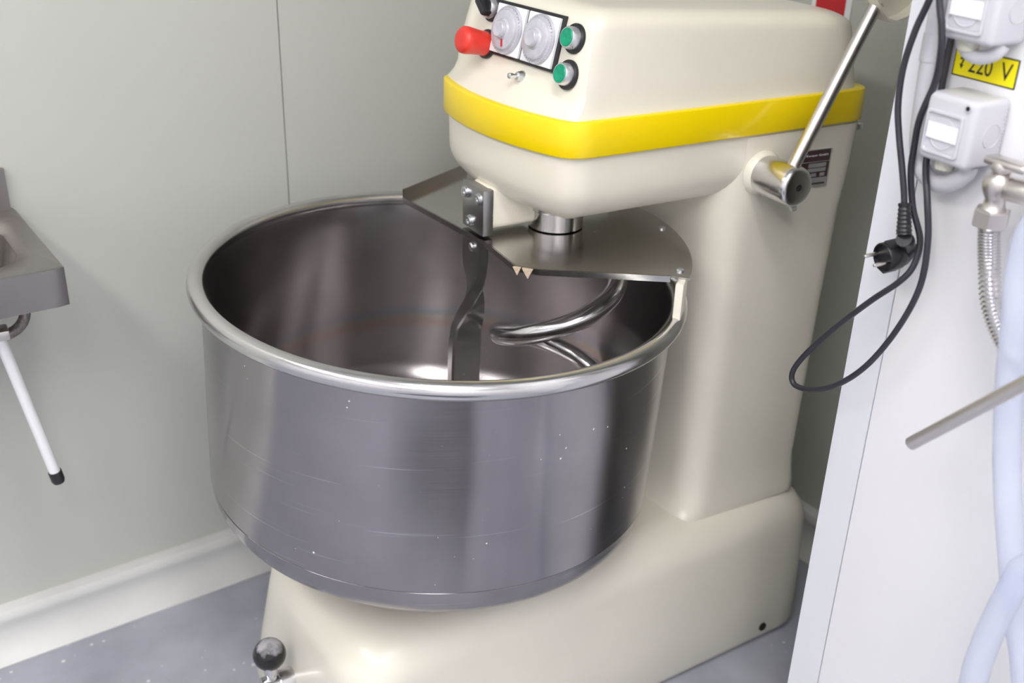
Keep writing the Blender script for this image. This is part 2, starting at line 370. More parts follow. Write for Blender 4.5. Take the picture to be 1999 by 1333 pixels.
bm = B(); lathe(bm, (.59, .200, -.762), (0, 1, 0), [(-.012, .0085), (.0006, .0085), (.0008, .0075)], 20); part('bolt_hole', bm, [HOLE], base, 'dark hole low on the side of the base')
bm = B(); lathe(bm, (0, 0, -.48), (0, 0, 1), [(0, .185), (.03, .17), (.06, .15), (.097, .15)], 48); part('bowl_pedestal', bm, CREAM, mx)
# column
def rrect(u0, u1, v0, v1, rf, rb): return resample(fillet([(u1, v0, rb), (u0, v0, rf), (u0, v1, rf), (u1, v1, rb)], 8), 96)
bm = B(); rings = []
for z, e in ((-.485, .035), (-.478, .022), (-.465, .011), (-.445, .004), (-.41, 0), (-.1, -.001), (.06, 0), (.09, .002), (.13, .004), (.205, .006)):
    rings.append([V((p.x, p.y, z)) for p in rrect(.405 - e * 1.2, .648 + min(e, .006) + .018 * max(0, (z + .48) / .7), -.178, .1565 + min(e, .012) * .6, .05, .018)])
ring_loft(bm, rings); column = part('column', bm, CREAM, mx, smooth=50)
# head: outline of the band, drawn in plan
def head_outline(inset=0.0, fo=0.0, k=1.1, back=.678, rf=.045, n=120, yaw=.105):
    uf = lambda v: .068 + yaw * v + k * v * v + fo + inset
    a, b = -.184 + inset, .165 - inset; back -= inset
    pl = [(back, a, .03), (uf(a), a, rf)] + [(uf(v), v, 0) for v in (-.12, -.09, -.06, -.03, 0, .03, .06, .09, .115)] + [(uf(b), b, rf), (back, b, .03)]
    return resample(fillet(pl, 8), n)
bm = B(); rings = []
for z, ins in ((.215, .007), (.17, .008)): rings.append([V((p.x, p.y, z)) for p in head_outline(ins)])
Rh = .062
for k in range(1, 10):
    a = math.pi / 2 * k / 9
    rings.append([V((p.x, p.y, .165 - Rh * math.sin(a))) for p in head_outline(.008 + Rh * .95 * (1 - math.cos(a)), rf=max(.045 - .2 * Rh * (1 - math.cos(a)), .02))])
ring_loft(bm, rings); head = part('head_housing', bm, CREAM, mx, smooth=50)
bm = B(); ring_loft(bm, [[V((p.x, p.y, z)) for p in head_outline(i)] for z, i in ((.2085, .004), (.2095, .0008), (.211, 0), (.258, 0), (.2595, .0008), (.2605, .004))])
part('trim_band', bm, YELLOW, mx, 'bright yellow band round the head', smooth=50)
# top cover: leans back at the front, flat control face, slopes down to the rear
def cover_outline(z, ins=0.0):
    t = (z - .26) / .14
    uf = lambda v: .11 + .105 * v + .24 * (z - .27) + ins + max(0, 1 - t * 3.2) * (1.1 * v * v - .03 * max(0, 1 - t * 3.2))
    a, b = -.176 + .018 * t + ins, .157 - .012 * t - ins; back = .668 - .02 * t * t - ins
    pl = [(back, a, .04), (uf(a), a, .016)] + [(uf(v), v, 0) for v in (-.12, -.09, -.06, -.03, 0, .03, .06, .09, .115)] + [(uf(b), b, .016), (back, b, .04)]
    return resample(fillet(pl, 8), 120)
def droop(p, z): return -.062 * max(0, p.x - .15) * max(0, (z - .27) / .13)
bm = B(); rings = []
for z, i in ((.259, .0), (.264, .001), (.272, .002), (.285, .002), (.30, .002), (.33, .002), (.36, .002), (.375, .002)): rings.append([V((p.x, p.y, z + droop(p, z))) for p in cover_outline(z, i)])
for k in range(1, 9):
    a = math.pi / 2 * k / 8; z = .378 + .026 * math.sin(a)
    rings.append([V((p.x, p.y, z + droop(p, z))) for p in cover_outline(z, .002 + .034 * (1 - math.cos(a)))])
ring_loft(bm, rings); cover = part('top_cover', bm, CREAM, mx, smooth=40)
# control face frame
nc = V((-1, .105, .24)).normalized(); er = V((.105, 1, 0)).normalized(); eu = nc.cross(er); eu = -eu if eu.z < 0 else eu
def cp(v, z, h=0.0): return V((.11 + .105 * v + .24 * (z - .27) + .002, v, z)) + nc * h
bm = B(); box(bm, cp(.010, .349, .002), (.156, .078, .006), .001, 1, (er, eu, nc)); tp = part('timer_panel', bm, BLACK, mx, 'black framed panel with two round timer dials')
for v, red in ((-.028, True), (.048, False)):
    c = cp(v, .349, .0035)
    bm = B(); box(bm, c + nc * .003, (.0700, .069, .006), .001, 1, (er, eu, nc)); part('timer_plate', bm, WHITEF, tp)
    bm = B(); lathe(bm, c + nc * .006, nc, [(0, .0345), (.003, .0345), (.0045, .0335), (.0035, .031), (.0045, .029), (.0085, .0275), (.0095, .026), (.0095, .015)], 48); part('timer_dial', bm, DIAL, tp)
    bm = B(); lathe(bm, c + nc * .0155, nc, [(0, .0155), (.001, .0145), (.002, .0125), (.0075, .0118), (.009, .0105), (.0085, .007)], 24); part('timer_knob', bm, DIAL, tp)
    bm = B()
    for k in range(40):
        a = k * math.tau / 40; d = er * math.cos(a) + eu * math.sin(a)
        box(bm, c + nc * .0105 + d * .0315, (.003 if k % 5 else .0045, .0006, .0004), 0, 1, (d, nc.cross(d), nc))
    tag(part('scale_marks', bm, DIALG, tp), kind='stuff')
    if red:
        bm = B(); d = (er * .3 - eu).normalized(); box(bm, c + nc * .0165 + d * .018, (.013, .003, .001), 0, 1, (d, nc.cross(d), nc)); part('pointer', bm, SIGNRED, tp, 'red pointer of the left dial')
for v, z in ((.112, .362), (.116, .315)):
    c = cp(v, z)
    bm = B(); lathe(bm, c, nc, [(0, .0205), (.003, .0205), (.0045, .0195), (.0045, .014)], 32); pb = part('push_button', bm, BLACK, mx, 'green push button in a black collar')
    bm = B(); lathe(bm, c + nc * .004, nc, [(0, .0155), (.011, .0148), (.0125, .0138), (.0125, .012)], 32); part('ring', bm, SILVER, pb)
    bm = B(); lathe(bm, c + nc * .009, nc, [(0, .0126), (.0078, .0126), (.009, .0115), (.009, .004)], 28); part('cap', bm, GREEN, pb)
c = cp(-.080, .322)
bm = B(); lathe(bm, c, nc, [(0, .0215), (.004, .0215), (.0065, .019), (.0065, .012)], 32); es = part('emergency_stop', bm, BLACK, mx, 'red mushroom stop button')
bm = B(); lathe(bm, c + nc * .006, nc, [(0, .0180), (.010, .0178), (.022, .0188), (.034, .0202), (.040, .0195), (.0435, .0165), (.0455, .012), (.046, .006)], 32); part('cap', bm, RED, es)
c = cp(-.086, .372)
bm = B(); lathe(bm, c, nc, [(0, .0195), (.003, .0195), (.0045, .0185), (.0045, .014)], 32); ss = part('selector_switch', bm, BLACK, mx, 'black rotary selector switch')
bm = B(); lathe(bm, c + nc * .004, nc, [(0, .0158), (.008, .0152), (.010, .014), (.010, .012)], 32); part('ring', bm, SILVER, ss)
bm = B(); d = (er * .75 - eu * .55).normalized(); lathe(bm, c + nc * .008, nc, [(0, .013), (.006, .0128), (.008, .012)], 28); box(bm, c + nc * .016, (.030, .011, .022), .003, 2, (d, nc.cross(d), nc)); part('grip', bm, BLACK, ss)
c = cp(.018, .2935)
bm = B(); lathe(bm, c, nc, [(0, .0090), (.002, .0088), (.004, .0080), (.010, .0058), (.011, .004)], 20); ts = part('toggle_switch', bm, ZINC, mx, 'small metal toggle below the dials')
bm = B(); lathe(bm, c + nc * .008, nc - eu * .1, [(0, .003), (.008, .0032), (.012, .0042), (.016, .0042), (.0175, .002)], 16); part('toggle_lever', bm, ZINC, ts)
# bowl: lathe profile, standing a little out of true on its pedestal
TX, TY = -.046 * .8616, -.046 * .5075
def tilt(bm):
    for v in bm.verts: v.co = V((v.co.x - TX * v.co.z, v.co.y - TY * v.co.z, v.co.z + TX * v.co.x + TY * v.co.y))
NB = 128
def bowl_ring(r, z): return [V((r * math.cos(k * math.tau / NB), r * math.sin(k * math.tau / NB), z)) for k in range(NB)]
out = [(.3585, -.008), (.3545, -.014), (.3530, -.02), (.3525, -.10), (.3525, -.20), (.3520, -.318), (.3508, -.3185), (.3506, -.3205), (.3514, -.321)]
for k in range(0, 9):
    a = math.pi / 2 * k / 8; out.append((.296 + .055 * math.cos(a), -.322 - .060 * math.sin(a)))
out += [(.15, -.384), (.01, -.384)]
inn = [(.01, -.372), (.15, -.371), (.27, -.368)]
for k in range(1, 8):
    a = math.pi / 2 * (1 - k / 8); inn.append((.285 + .059 * math.cos(a), -.311 - .055 * math.sin(a)))
inn += [(.3445, -.20), (.3460, -.05), (.3470, -.02), (.3500, -.006)]
bm = B(); ring_loft(bm, [bowl_ring(r, z) for r, z in out], cap0=False, cap1=True, mi=0); ring_loft(bm, [bowl_ring(r, z) for r, z in inn], cap0=True, cap1=False, mi=1); tilt(bm)
bowl = part('mixing_bowl', bm, [STEEL_OUT, STEEL_IN], mx, 'large brushed steel bowl', smooth=45)
rt = .0132; bm = B()
vr = [bowl_ring(.3590 + rt * math.cos(t), rt * math.sin(t) - .002) for t in [k * math.tau / 16 for k in range(17)]]
ring_loft(bm, vr, False, False); tilt(bm); part('bowl_rim', bm, STEEL_RIM, bowl, 'polished rolled rim', smooth=180)
# spindle and spiral hook
bm = B(); lathe(bm, (.2, 0, .112), (0, 0, -1), [(0, .046), (.03, .046), (.032, .043), (.06, .043), (.0605, .036)], 40); part('spindle_collar', bm, STEEL_PLATE, mx)
sp_c = V((.2, 0, 0)); rgt = V((.8616, .5075, 0)); ner = V((-.5075, .8616, 0))
pts = [V((.2, 0, .06)), V((.2, 0, .02)), V((.2, 0, -.0)) + rgt * .02, sp_c + rgt * .06 + V((0, 0, -.012))]
HK = [(-5, .100, -.028), (25, .105, -.045), (60, .102, -.067), (90, .098, -.086), (120, .094, -.106), (150, .089, -.124), (180, .086, -.141), (210, .088, -.160), (240, .094, -.182), (270, .103, -.206), (300, .110, -.230), (330, .115, -.256), (360, .122, -.282), (390, .125, -.305), (420, .122, -.325), (445, .115, -.340)]
for d, r, z in HK:
    a = math.radians(d); pts.append(sp_c + rgt * (r * math.cos(a)) + ner * (r * math.sin(a)) + V((0, 0, z)))
bm = B(); tube(bm, smooth_path(pts, 6), .0165, 24); part('spiral_hook', bm, CHROME, mx, 'shiny coiled dough hook', smooth=60)
# cover plate over the back half of the bowl, with a turned-down front edge
PZ = .05; Rp = .372
edge = [(.205, -.311), (.039, -.223), (.057, -.06), (.0655, .014), (.058, .12), (.081, .147), (.17, .205), (.238, .250), (.257, .269)]
th0 = math.atan2(.269, .257); th1 = math.atan2(-.311, .205)
arc = [(Rp * math.cos(th0 + (th1 - th0) * k / 28), Rp * math.sin(th0 + (th1 - th0) * k / 28)) for k in range(1, 28)]
bm = B(); prism(bm, edge + arc, (0, 0, PZ), (1, 0, 0), (0, 1, 0), (0, 0, -1), .0025); cpz = part('bowl_cover_plate', bm, STEEL_PLATE, mx, 'flat steel plate over the back of the bowl', smooth=25)
bm = B()
ed = [V((p[0], p[1], 0)) for p in edge[:-1]]
for a, b in zip(ed[:-1], ed[1:]):
    d = (b - a).normalized(); n = V((d.y, -d.x, 0)); m_ = (a + b) / 2
    box(bm, m_ + V((0, 0, PZ - .0045)) + V((0, 0, 0)), ((b - a).length, .002, .009), 0, 1, (d, n, Zv))
part('turned_edge', bm, STEEL_PLATE, cpz, smooth=0)
a, b = V((.205, -.311, PZ)), V((.039, -.223, PZ)); d = (b - a).normalized(); bm = B(); box(bm, (a + b) / 2 + V((0, 0, .007)), ((b - a).length, .002, .014), 0, 1, (d, V((d.y, -d.x, 0)), Zv)); part('side_flange', bm, STEEL_PLATE, cpz, smooth=0)
DOUGH = paint('dried dough', (.66, .52, .38), .8, var=.2, scale=300)
for t, w, hh in ((.10, .012, .012), (.55, .016, .015)):
    a, b = V((.058, .12, PZ - .001)), V((.081, .147, PZ - .001)); d = (b - a).normalized(); n = V((d.y, -d.x, 0)); n = -n if n.x > 0 else n
    bm = B(); prism(bm, [(-w / 2, 0), (w / 2, 0), (w * .1, -hh)], a.lerp(b, t) + n * .0012, d, Zv, n, .003); part('dough_crust', bm, DOUGH, cpz, 'dried dough crust on the plate edge', smooth=0)
for x, y in ((.235, .262), (.345, .085), (.262, .240)):
    bm = B(); lathe(bm, (x, y, PZ), (0, 0, 1), [(0, .006), (.002, .006), (.0035, .004), (.0035, .001)], 16); part('screw', bm, ZINC, cpz)
bm = B(); d = V((-.72, .69, 0)); n = V((.69, .72, 0)); box(bm, (.2505, .2605, .0195), (.045, .012, .055), .002, 2, (d, n, Zv)); part('plate_support', bm, CREAM, mx, 'cream block between plate and rim')
# bar bracket and breaker bar
bm = B(); box(bm, (.125, -.026, .094), (.10, .062, .066), .010, 3); part('bracket_arm', bm, CREAM, mx)
bm = B(); box(bm, (.0745, -.026, .0895), (.018, .067, .072), .0015, 2); blk = part('bracket_plate', bm, STEEL_BAR, mx, 'steel clamping plate with three bolts')
for v, z in ((-.0475, .1095), (-.005, .1095), (-.033, .0665)):
    bm = B(); lathe(bm, (.0660, v, z), (-1, 0, 0), [(0, .0098), (.0012, .0098), (.0014, .0085), (.005, .0085), (.0056, .0078), (.0056, .0042), (.003, .0040)], 20); part('bolt', bm, ZINC, blk)
bm = B(); secs = []
BARP = [(.048, .0755, -.034, 0), (.0, .0755, -.034, 0), (-.015, .0755, -.034, 4), (-.04, .0755, -.034, 20), (-.065, .0755, -.038, 44), (-.09, .0755, -.046, 66), (-.12, .0755, -.058, 84), (-.155, .0755, -.066, 90), (-.20, .0755, -.068, 92), (-.26, .0755, -.068, 92), (-.358, .0755, -.068, 92)]
for k in range(len(BARP) - 1):
    for s in range(4):
        t = s / 4; secs.append([BARP[k][i] + (BARP[k + 1][i] - BARP[k][i]) * t for i in range(4)])
secs.append(list(BARP[-1])); rings = []
for z, u, v, tw in secs:
    a = math.radians(tw); wdir = V((-math.sin(a), math.cos(a), 0)); tdir = V((math.cos(a), math.sin(a), 0))
    c = V((u, v, z)); hw, ht = .026, .0105; e = .003
    rings.append([c + wdir * x + tdir * y for x, y in ((-hw + e, -ht), (hw - e, -ht), (hw, -ht + e), (hw, ht - e), (hw - e, ht), (-hw + e, ht), (-hw, ht - e), (-hw, -ht + e))])
ring_loft(bm, rings); bar = part('breaker_bar', bm, STEEL_BAR, mx, 'twisted flat steel bar hanging into the bowl', smooth=40)
bm = B(); lathe(bm, (.0655, -.022, .028), (-1, 0, 0), [(0, .007), (.004, .007), (.006, .005), (.006, .002)], 16); part('bolt', bm, ZINC, bar)
# guard arm on the column side
bm = B(); lathe(bm, (.470, .158, .146), (0, 1, 0), [(0, .036), (.006, .035), (.012, .030)], 36); part('hub_boss', bm, CREAM, mx)
bm = B(); lathe(bm, (.470, .168, .146), (0, 1, 0), [(0, .0295), (.001, .0305), (.062, .0305), (.068, .0295), (.072, .0265), (.0735, .022), (.0735, .0055), (.068, .005)], 44); hub = part('guard_hub', bm, paint('hub chrome', (0.74, 0.73, 0.73), 0.24, 1.0, var=0.04), mx, 'chrome hub of the guard arm')
bm = B(); lathe(bm, (.470, .2412, .146), (0, 1, 0), [(-.004, .0052), (.0008, .0052)], 20); part('hub_hole', bm, HOLE, hub)
bm = B(); lathe(bm, (.488, .214, .112), (0.3, .2, -1), [(-.01, .009), (.004, .009), (.006, .006), (.012, .006), (.013, .003)], 6); part('clamp_screw', bm, ZINC, hub)
rod0 = V((.472, .218, .165)); rod1 = V((.592, .220, .402))
bm = B(); cyl(bm, rod0, rod1, .0100, 24); part('guard_rod', bm, SATIN, mx, 'round metal rod slanting up from the hub')
# raised bowl guard, a shallow shell of which only the corner shows
bm = B(); shell = [(.560, .422), (.604, .3785), (.620, .374), (.642, .3785), (.664, .390), (.690, .416), (.715, .47), (.722, .54), (.70, .62), (.64, .68), (.56, .70), (.50, .66), (.485, .57), (.505, .49)]
prism(bm, shell, (0, .212, 0), (1, 0, 0), (0, 0, 1), (0, 1, 0), .004)
cen = V((.60, .54))
o_ = [V((p[0], p[1])) for p in shell]; i_ = [cen + (p - cen) * .975 for p in o_]; n_ = len(o_)
rr = []
for pl, y in ((o_, .212), (o_, .236), (i_, .236), (i_, .213)): rr.append([V((p.x, y, p.y)) for p in pl])
ring_loft(bm, rr, False, False); part('bowl_guard', bm, CREAM, mx, 'raised cream bowl guard at the top of the rod', smooth=30)
# name plate on the column
X, Y, N = V((1, 0, -.03)).normalized(), V((0, 0, 1)), V((0, 1, 0))
def nprect(bm, x0, x1, y0, y1, h0, h1): prism(bm, [(x0, y0), (x1, y0), (x1, y1), (x0, y1)], V((.548, .1595, .110)) + N * h0, X, Y, N, h1 - h0)
bm = B(); nprect(bm, 0, .062, 0, .062, 0, .0022); npz = part('name_plate', bm, SILVER, mx, 'maroon and silver type plate', smooth=0)
bm = B()
for r in ((.001, .060, .0155, .0605),): nprect(bm, *r, .0022, .0026)
nprect(bm, .010, .056, .004, .007, .0022, .0026); part('plate_field', bm, MAROON, npz, smooth=0)
bm = B()
for r in ((.016, .054, .0330, .0395), (.016, .054, .0255, .0315), (.024, .035, .0175, .0230), (.043, .053, .0175, .0230), (.002, .060, .0415, .0425)): nprect(bm, *r, .0026, .0029)
part('plate_boxes', bm, SILVER, npz, smooth=0)
part('lettering', text_bm('Kemper GmbH', .0042, V((.548, .1595, .110)) + X * .032 + Y * .050 + N * .0026, X, Y, N, .0004, .046), WHITEF, npz, smooth=0)
bm = B(); box(bm, (.672, .150, .196), (.012, .014, .010), .002); part('hinge', bm, ZINC, mx)
# ball-headed jack screw in front of the base
kc = V((-.318, .024, -.590))
bm = B(); lathe(bm, kc - V((0, 0, .0265)), (0, 0, 1), [(.0265 - .0265 * math.cos(math.pi * k / 18), max(.0265 * math.sin(math.pi * k / 18), .0005)) for k in range(19)], 32); kb = part('jack_knob', bm, KNOBM, mx, 'black ball knob dusted with flour', smooth=180)
bm = B(); lathe(bm, kc - V((0, 0, .024)), (0, 0, -1), [(0, .011), (.012, .011), (.02, .0085), (.183, .0085), (.184, .016), (.186, .016)], 24); part('jack_stem', bm, CHROME, kb, 'chrome stem')
bm = B(); lathe(bm, (-.302, .024, -.655), (1, 0, 0), [(-.034, .012), (-.032, .017), (-.004, .017), (-.004, .021), (.02, .021)], 28); part('jack_socket', bm, CHROME, mx)

# ---------------------------------------------------------------- red sign on the back wall
sg = thing('wall_sign', wb(-.067, 0, .30), 'red and white sign on the wall above the mixer cover, mostly cut off', 'sign')
part('board', quad_box(wb, -.113, -.021, 0, .004, .30, .46), WHITEF, sg, smooth=0)
part('red_field', quad_box(wb, -.102, -.034, .004, .005, .305, .452), SIGNRED, sg, smooth=0)

# ---------------------------------------------------------------- wash basin at the left
sk = thing('wash_basin', wl(-.70, 0.15, -.02), 'stainless steel wash basin fixed to the wall left of the bowl', 'sink')
def sring(pl, z): return [wl(p.x, p.y, z) for p in pl]
NS = 96
def srect(a0, a1, o0, o1, r): return resample(fillet([(a0, o0, r), (a1, o0, r), (a1, o1, r), (a0, o1, r)], 8), NS)
SX0, SX1, SO1 = -.90, -.490, .297
bm = B()
ring_loft(bm, [sring(srect(SX0, SX1, .001, SO1, .003), -.018), sring(srect(SX0, SX1, .001, SO1, .003), .039), sring(srect(SX0 + .002, SX1 - .002, .003, SO1 - .002, .003), .0405),
    sring(srect(SX0 + .022, SX1 - .022, .02, SO1 - .028, .05), .0385), sring(srect(SX0 + .040, SX1 - .033, .045, SO1 - .046, .06), .0375), sring(srect(SX0 + .046, SX1 - .040, .050, SO1 - .052, .06), .032),
    sring(srect(SX0 + .058, SX1 - .054, .062, SO1 - .064, .06), -.045), sring(srect(SX0 + .08, SX1 - .075, .085, SO1 - .086, .06), -.07), sring(srect(SX0 + .16, SX1 - .16, .13, SO1 - .13, .03), -.075)], cap0=False)
part('basin', bm, STEEL_SINK, sk, smooth=40)
part('backsplash', quad_box(wl, SX0, SX1 - .006, .001, .012, .039, .107), STEEL_SINK, sk, smooth=0)
bm = B(); lathe(bm, wl(-.70, .148, -.0735), (0, 0, -1), [(-.001, .03), (.01, .03), (.012, .018), (.09, .018), (.092, .026), (.15, .026), (.155, .02)], 24); part('drain', bm, SATIN, sk)
bm = B(); tube(bm, smooth_path([wl(-.70, .10, -.075), wl(-.69, .16, -.12), wl(-.62, .165, -.122), wl(-.575, .163, -.108), wl(-.545, .163, -.098), wl(-.530, .162, -.08), wl(-.528, .15, -.055), wl(-.535, .12, -.03)], 8), .0085, 14)
part('braided_hose', bm, paint('braided hose grey', (.30, .27, .26), .45, .4, var=.45, scale=260), sk, 'grey braided hose under the basin')
lv = thing('knee_lever', V((-.601, -.264, -.10)), 'white knee lever rod with black tip under the basin', 'lever')
p1 = V((-.557, -.268, -.356)); p0 = V((-.603, -.2635, -.086)); dl = (p1 - p0).normalized()
bm = B(); cyl(bm, p0, p1 - dl * .006, .0088, 20); part('rod', bm, WHITEF, lv)
bm = B(); box(bm, p0 + V((0, 0, .002)), (.03, .03, .016), .003); part('pivot_block', bm, SATIN, lv)
bm = B(); lathe(bm, p1 - dl * .016, dl, [(0, .0100), (.001, .0106), (.018, .0106), (.022, .009), (.0225, .004)], 22); part('tip', bm, BLACK, lv, 'black rubber tip')

# ---------------------------------------------------------------- sockets on the white partition
SURF = UP - .0022
def socket(v0, z0, label):
    s = thing('power_socket', (SURF, v0 + .033, z0), label, 'socket', 'surface sockets on the partition')
    w, h, d = .066, .074, .055; uf = SURF - d; vc = v0 + w / 2
    bm = B(); box(bm, (SURF - d / 2, vc, z0 + h / 2), (d, w, h), .007, 4); body = part('box', bm, WHITEP, s, smooth=40)
    bm = B(); lathe(bm, (uf - .0004, v0 + w - .010, z0 + h - .008), (-1, 0, 0), [(-.003, .0042), (.0012, .0042), (.0014, .0026)], 18); part('screw_boss', bm, WHITEP, body)
    bm = B(); lathe(bm, (uf - .0019, v0 + w - .010, z0 + h - .008), (-1, 0, 0), [(-.002, .0025), (.0004, .0025)], 14); part('screw', bm, HOLE, body)
    bm = B(); lathe(bm, (SURF - d * .42, v0 + w, z0 + h * .48), (0, 1, 0), [(-.001, .0135), (.0007, .0135), (.0009, .0130), (.0007, .0125), (-.001, .0125)], 32, False); part('knockout_ring', bm, WHITEP, body)
    bm = B()
    for k in range(16): box(bm, (SURF - .006, v0 + w - .0002, z0 + .008 + k * .0037), (.006, .0012, .0016))
    tag(part('ribs', bm, WHITEP, body), kind='stuff')
    fz0, fz1, fv0, fv1 = z0 + .009, z0 + .056, v0 + .006, v0 + .054
    bm = B()                                            # flap: a raised frame round a sunk window
    r0 = fillet([(fv0, fz0, .004), (fv1, fz0, .004), (fv1, fz1, .002), (fv0, fz1, .002)], 4)
    c_ = V(((fv0 + fv1) / 2, (fz0 + fz1) / 2)); sc = lambda k: [c_ + (p - c_) * k for p in r0]
    ring_loft(bm, [[V((u, p.x, p.y)) for p in sc(k)] for u, k in ((uf + .002, 1), (uf - .0025, 1), (uf - .0035, .97), (uf - .0035, .88), (uf - .001, .86), (uf - .0005, .84))])
    fl = part('flap', bm, WHITEP, s, smooth=35)
    bm = B(); ring_loft(bm, [[V((u, p.x, p.y)) for p in sc(k)] for u, k in ((uf - .0006, .83), (uf - .0012, .825))]); part('window', bm, GREYF, fl, smooth=30)
    bm = B(); lathe(bm, (uf - .0008, c_.x, c_.y), (-1, 0, 0), [(0, .0175), (.0012, .0175), (.0014, .016), (.001, .0155)], 32); part('outlet_disc', bm, GREYF, fl)
    bm = B(); box(bm, (uf - .0030, c_.x + .001, c_.y + .002), (.001, .041, .0175)); part('sticker', bm, WHITEF, fl, 'blank white sticker', smooth=0)
    bm = B(); lathe(bm, (SURF - .030, vc - .012, z0 + .004), (0, 0, -1), [(0, .0135), (.004, .0135), (.006, .0115), (.016, .0105)], 22); part('cable_gland', bm, paint('cream gland', (.68, .66, .58), .45), s)
    return s
socket(.5755, .306, 'white surface socket with flap below the yellow voltage label')
socket(.5745, .436, 'white surface socket with flap above the yellow voltage label')
cn = thing('conduit', (SURF, .545, .30), 'white plastic conduit curving under the lower socket', 'conduit')
bm = B(); tube(bm, smooth_path([(.343, .5345, 1.2), (.343, .5345, .80), (.343, .5345, .50), (.343, .536, .40), (.342, .540, .335), (.340, .546, .305), (.337, .560, .282), (.334, .583, .273), (.333, .606, .280), (.333, .621, .294), (.333, .624, .3055)], 8), .0100, 18); part('pipe', bm, WHITEP, cn, smooth=60)
bm = B(); lathe(bm, (.343, .5355, .43), (0, 0, -1), [(0, .0112), (.03, .0112), (.031, .0102)], 20); part('coupling', bm, WHITEP, cn)
for z in (.62,): bm = B(); box(bm, (.352, .5345, z), (.012, .03, .012), .002); part('clip', bm, WHITEP, cn)
cn2 = thing('conduit_bend', (SURF, .61, .43), 'short white conduit bend under the upper socket', 'conduit')
bm = B(); tube(bm, smooth_path([(.335, .583, .4355), (.331, .585, .430), (.328, .597, .4215), (.328, .612, .4195), (.330, .628, .426), (.334, .632, .4355)], 8), .0075, 18); part('pipe', bm, WHITEP, cn2, smooth=60)
# voltage label
lb = thing('voltage_label', (SURF, .599, .389), 'yellow warning label reading 220 V between the two sockets', 'label')
def lrect(v0, v1, z0, z1, h0, h1): return quad_box(lambda a, o, z: V((SURF - o, a, z)), v0, v1, h0, h1, z0, z1)
part('border', lrect(.5575, .6400, .3885, .4195, 0, .0008), INK, lb, smooth=0)
part('yellow_field', lrect(.5590, .6385, .3900, .4180, .0008, .0011), LABELY, lb, smooth=0)
X, Y, N = V((0, 1, 0)), Zv, V((-1, 0, 0))
part('lettering', text_bm('220', .0185, (SURF - .0011, .5935, .3955), X, Y, N, .0003, .030), INK, lb, smooth=0)
part('lettering', text_bm('V', .0185, (SURF - .0011, .6265, .3955), X, Y, N, .0003, .014), INK, lb, smooth=0)
bm = B(); prism(bm, [(.005, .019), (.001, .0095), (.0048, .0095), (.0032, .0045), (.0015, .0048), (.0042, -.0005), (.0068, .004), (.0050, .0042), (.0075, .0115), (.0038, .0115), (.0068, .019)], (SURF - .0011, .5645, .3975), X, Y, N, .0003); part('flash_symbol', bm, INK, lb, smooth=0)
# hanging black lead with its plug
pc = thing('hanging_cable', (.315, .57, .2), 'black power cord with loose plug hanging in a loop beside the sockets', 'power cord')
up = lambda l, u: [(u if len(p) == 2 else p[2], p[0], p[1]) for p in l]
A = up([(.575, .60), (.556, .51), (.546, .469), (.535, .435), (.528, .394), (.530, .354), (.539, .321), (.553, .283), (.564, .250), (.565, .235)], .312)
bm = B(); tube(bm, smooth_path(A, 8), .0038, 12); part('cable', bm, RUBBER, pc, smooth=80)
Bc = [(.292, .573, .58), (.292, .574, .50), (.290, .578, .474), (.290, .587, .449), (.294, .589, .423), (.304, .581, .389), (.308, .567, .346), (.320, .557, .308), (.324, .556, .278), (.326, .567, .239), (.328, .584, .205), (.322, .587, .175), (.315, .577, .152), (.315, .541, .113), (.315, .493, .056), (.315, .453, .002), (.315, .434, -.034), (.315, .440, -.051), (.315, .468, -.045), (.315, .510, -.019), (.315, .552, .028), (.315, .587, .093), (.315, .607, .157), (.315, .605, .213), (.315, .593, .258), (.328, .571, .294), (.346, .558, .335), (.350, .5535, .40), (.350, .5535, .47), (.350, .5535, .60)]
bm = B(); tube(bm, smooth_path(Bc, 8), .0038, 12); part('cable', bm, RUBBER, pc, smooth=80)
# plug: strain relief, angled body, two round pins
CR, CU, CF = V((.8685, .4947, .0298)), V((.1938, -.3943, .8983)), V((.4562, -.7744, -.4384))
pA = V((.312, .5655, .2465)); pB = V((.309, .5765, .207))
bm = B(); ax = (pB - pA).normalized(); prof = [(0, .0066), (.001, .0074)]
for k in range(7): prof += [(.003 + k * .0048, .0074 + k * .0003), (.0042 + k * .0048, .0066 + k * .0003), (.0058 + k * .0048, .0066 + k * .0003), (.0070 + k * .0048, .0074 + k * .0003)]
lathe(bm, pA, ax, prof, 20); part('strain_relief', bm, BLACK, pc)
pinT = (CR * -.93 - CU * .22 - CF * .28).normalized()
pdir = CR * 19 - CU * 18 - CF * 20; pdir = (pdir - pinT * pdir.dot(pinT)).normalized(); pwd = pinT.cross(pdir).normalized()
fc = V((.306, .5535, .1755)); bk = fc - pinT * .031
bm = B()
lathe(bm, fc - pinT * .026, pinT, [(0, .0150), (.004, .0172), (.010, .0180), (.0245, .0180), (.026, .0172), (.026, .0165), (.021, .0160), (.021, .004)], 32)
rel = pB - bk; rel = (rel - pinT * rel.dot(pinT)).normalized(); cr_ = pinT.cross(rel)
box(bm, bk + rel * .003, (.014, .024, .036), .005, 3, (pinT, cr_, rel)); tube(bm, smooth_path([bk + rel * .004, (bk + pB) / 2 + rel * .008, pB], 4), .0094, 16)
pl = part('plug', bm, BLACK, pc, 'black two-pin plug', smooth=40)
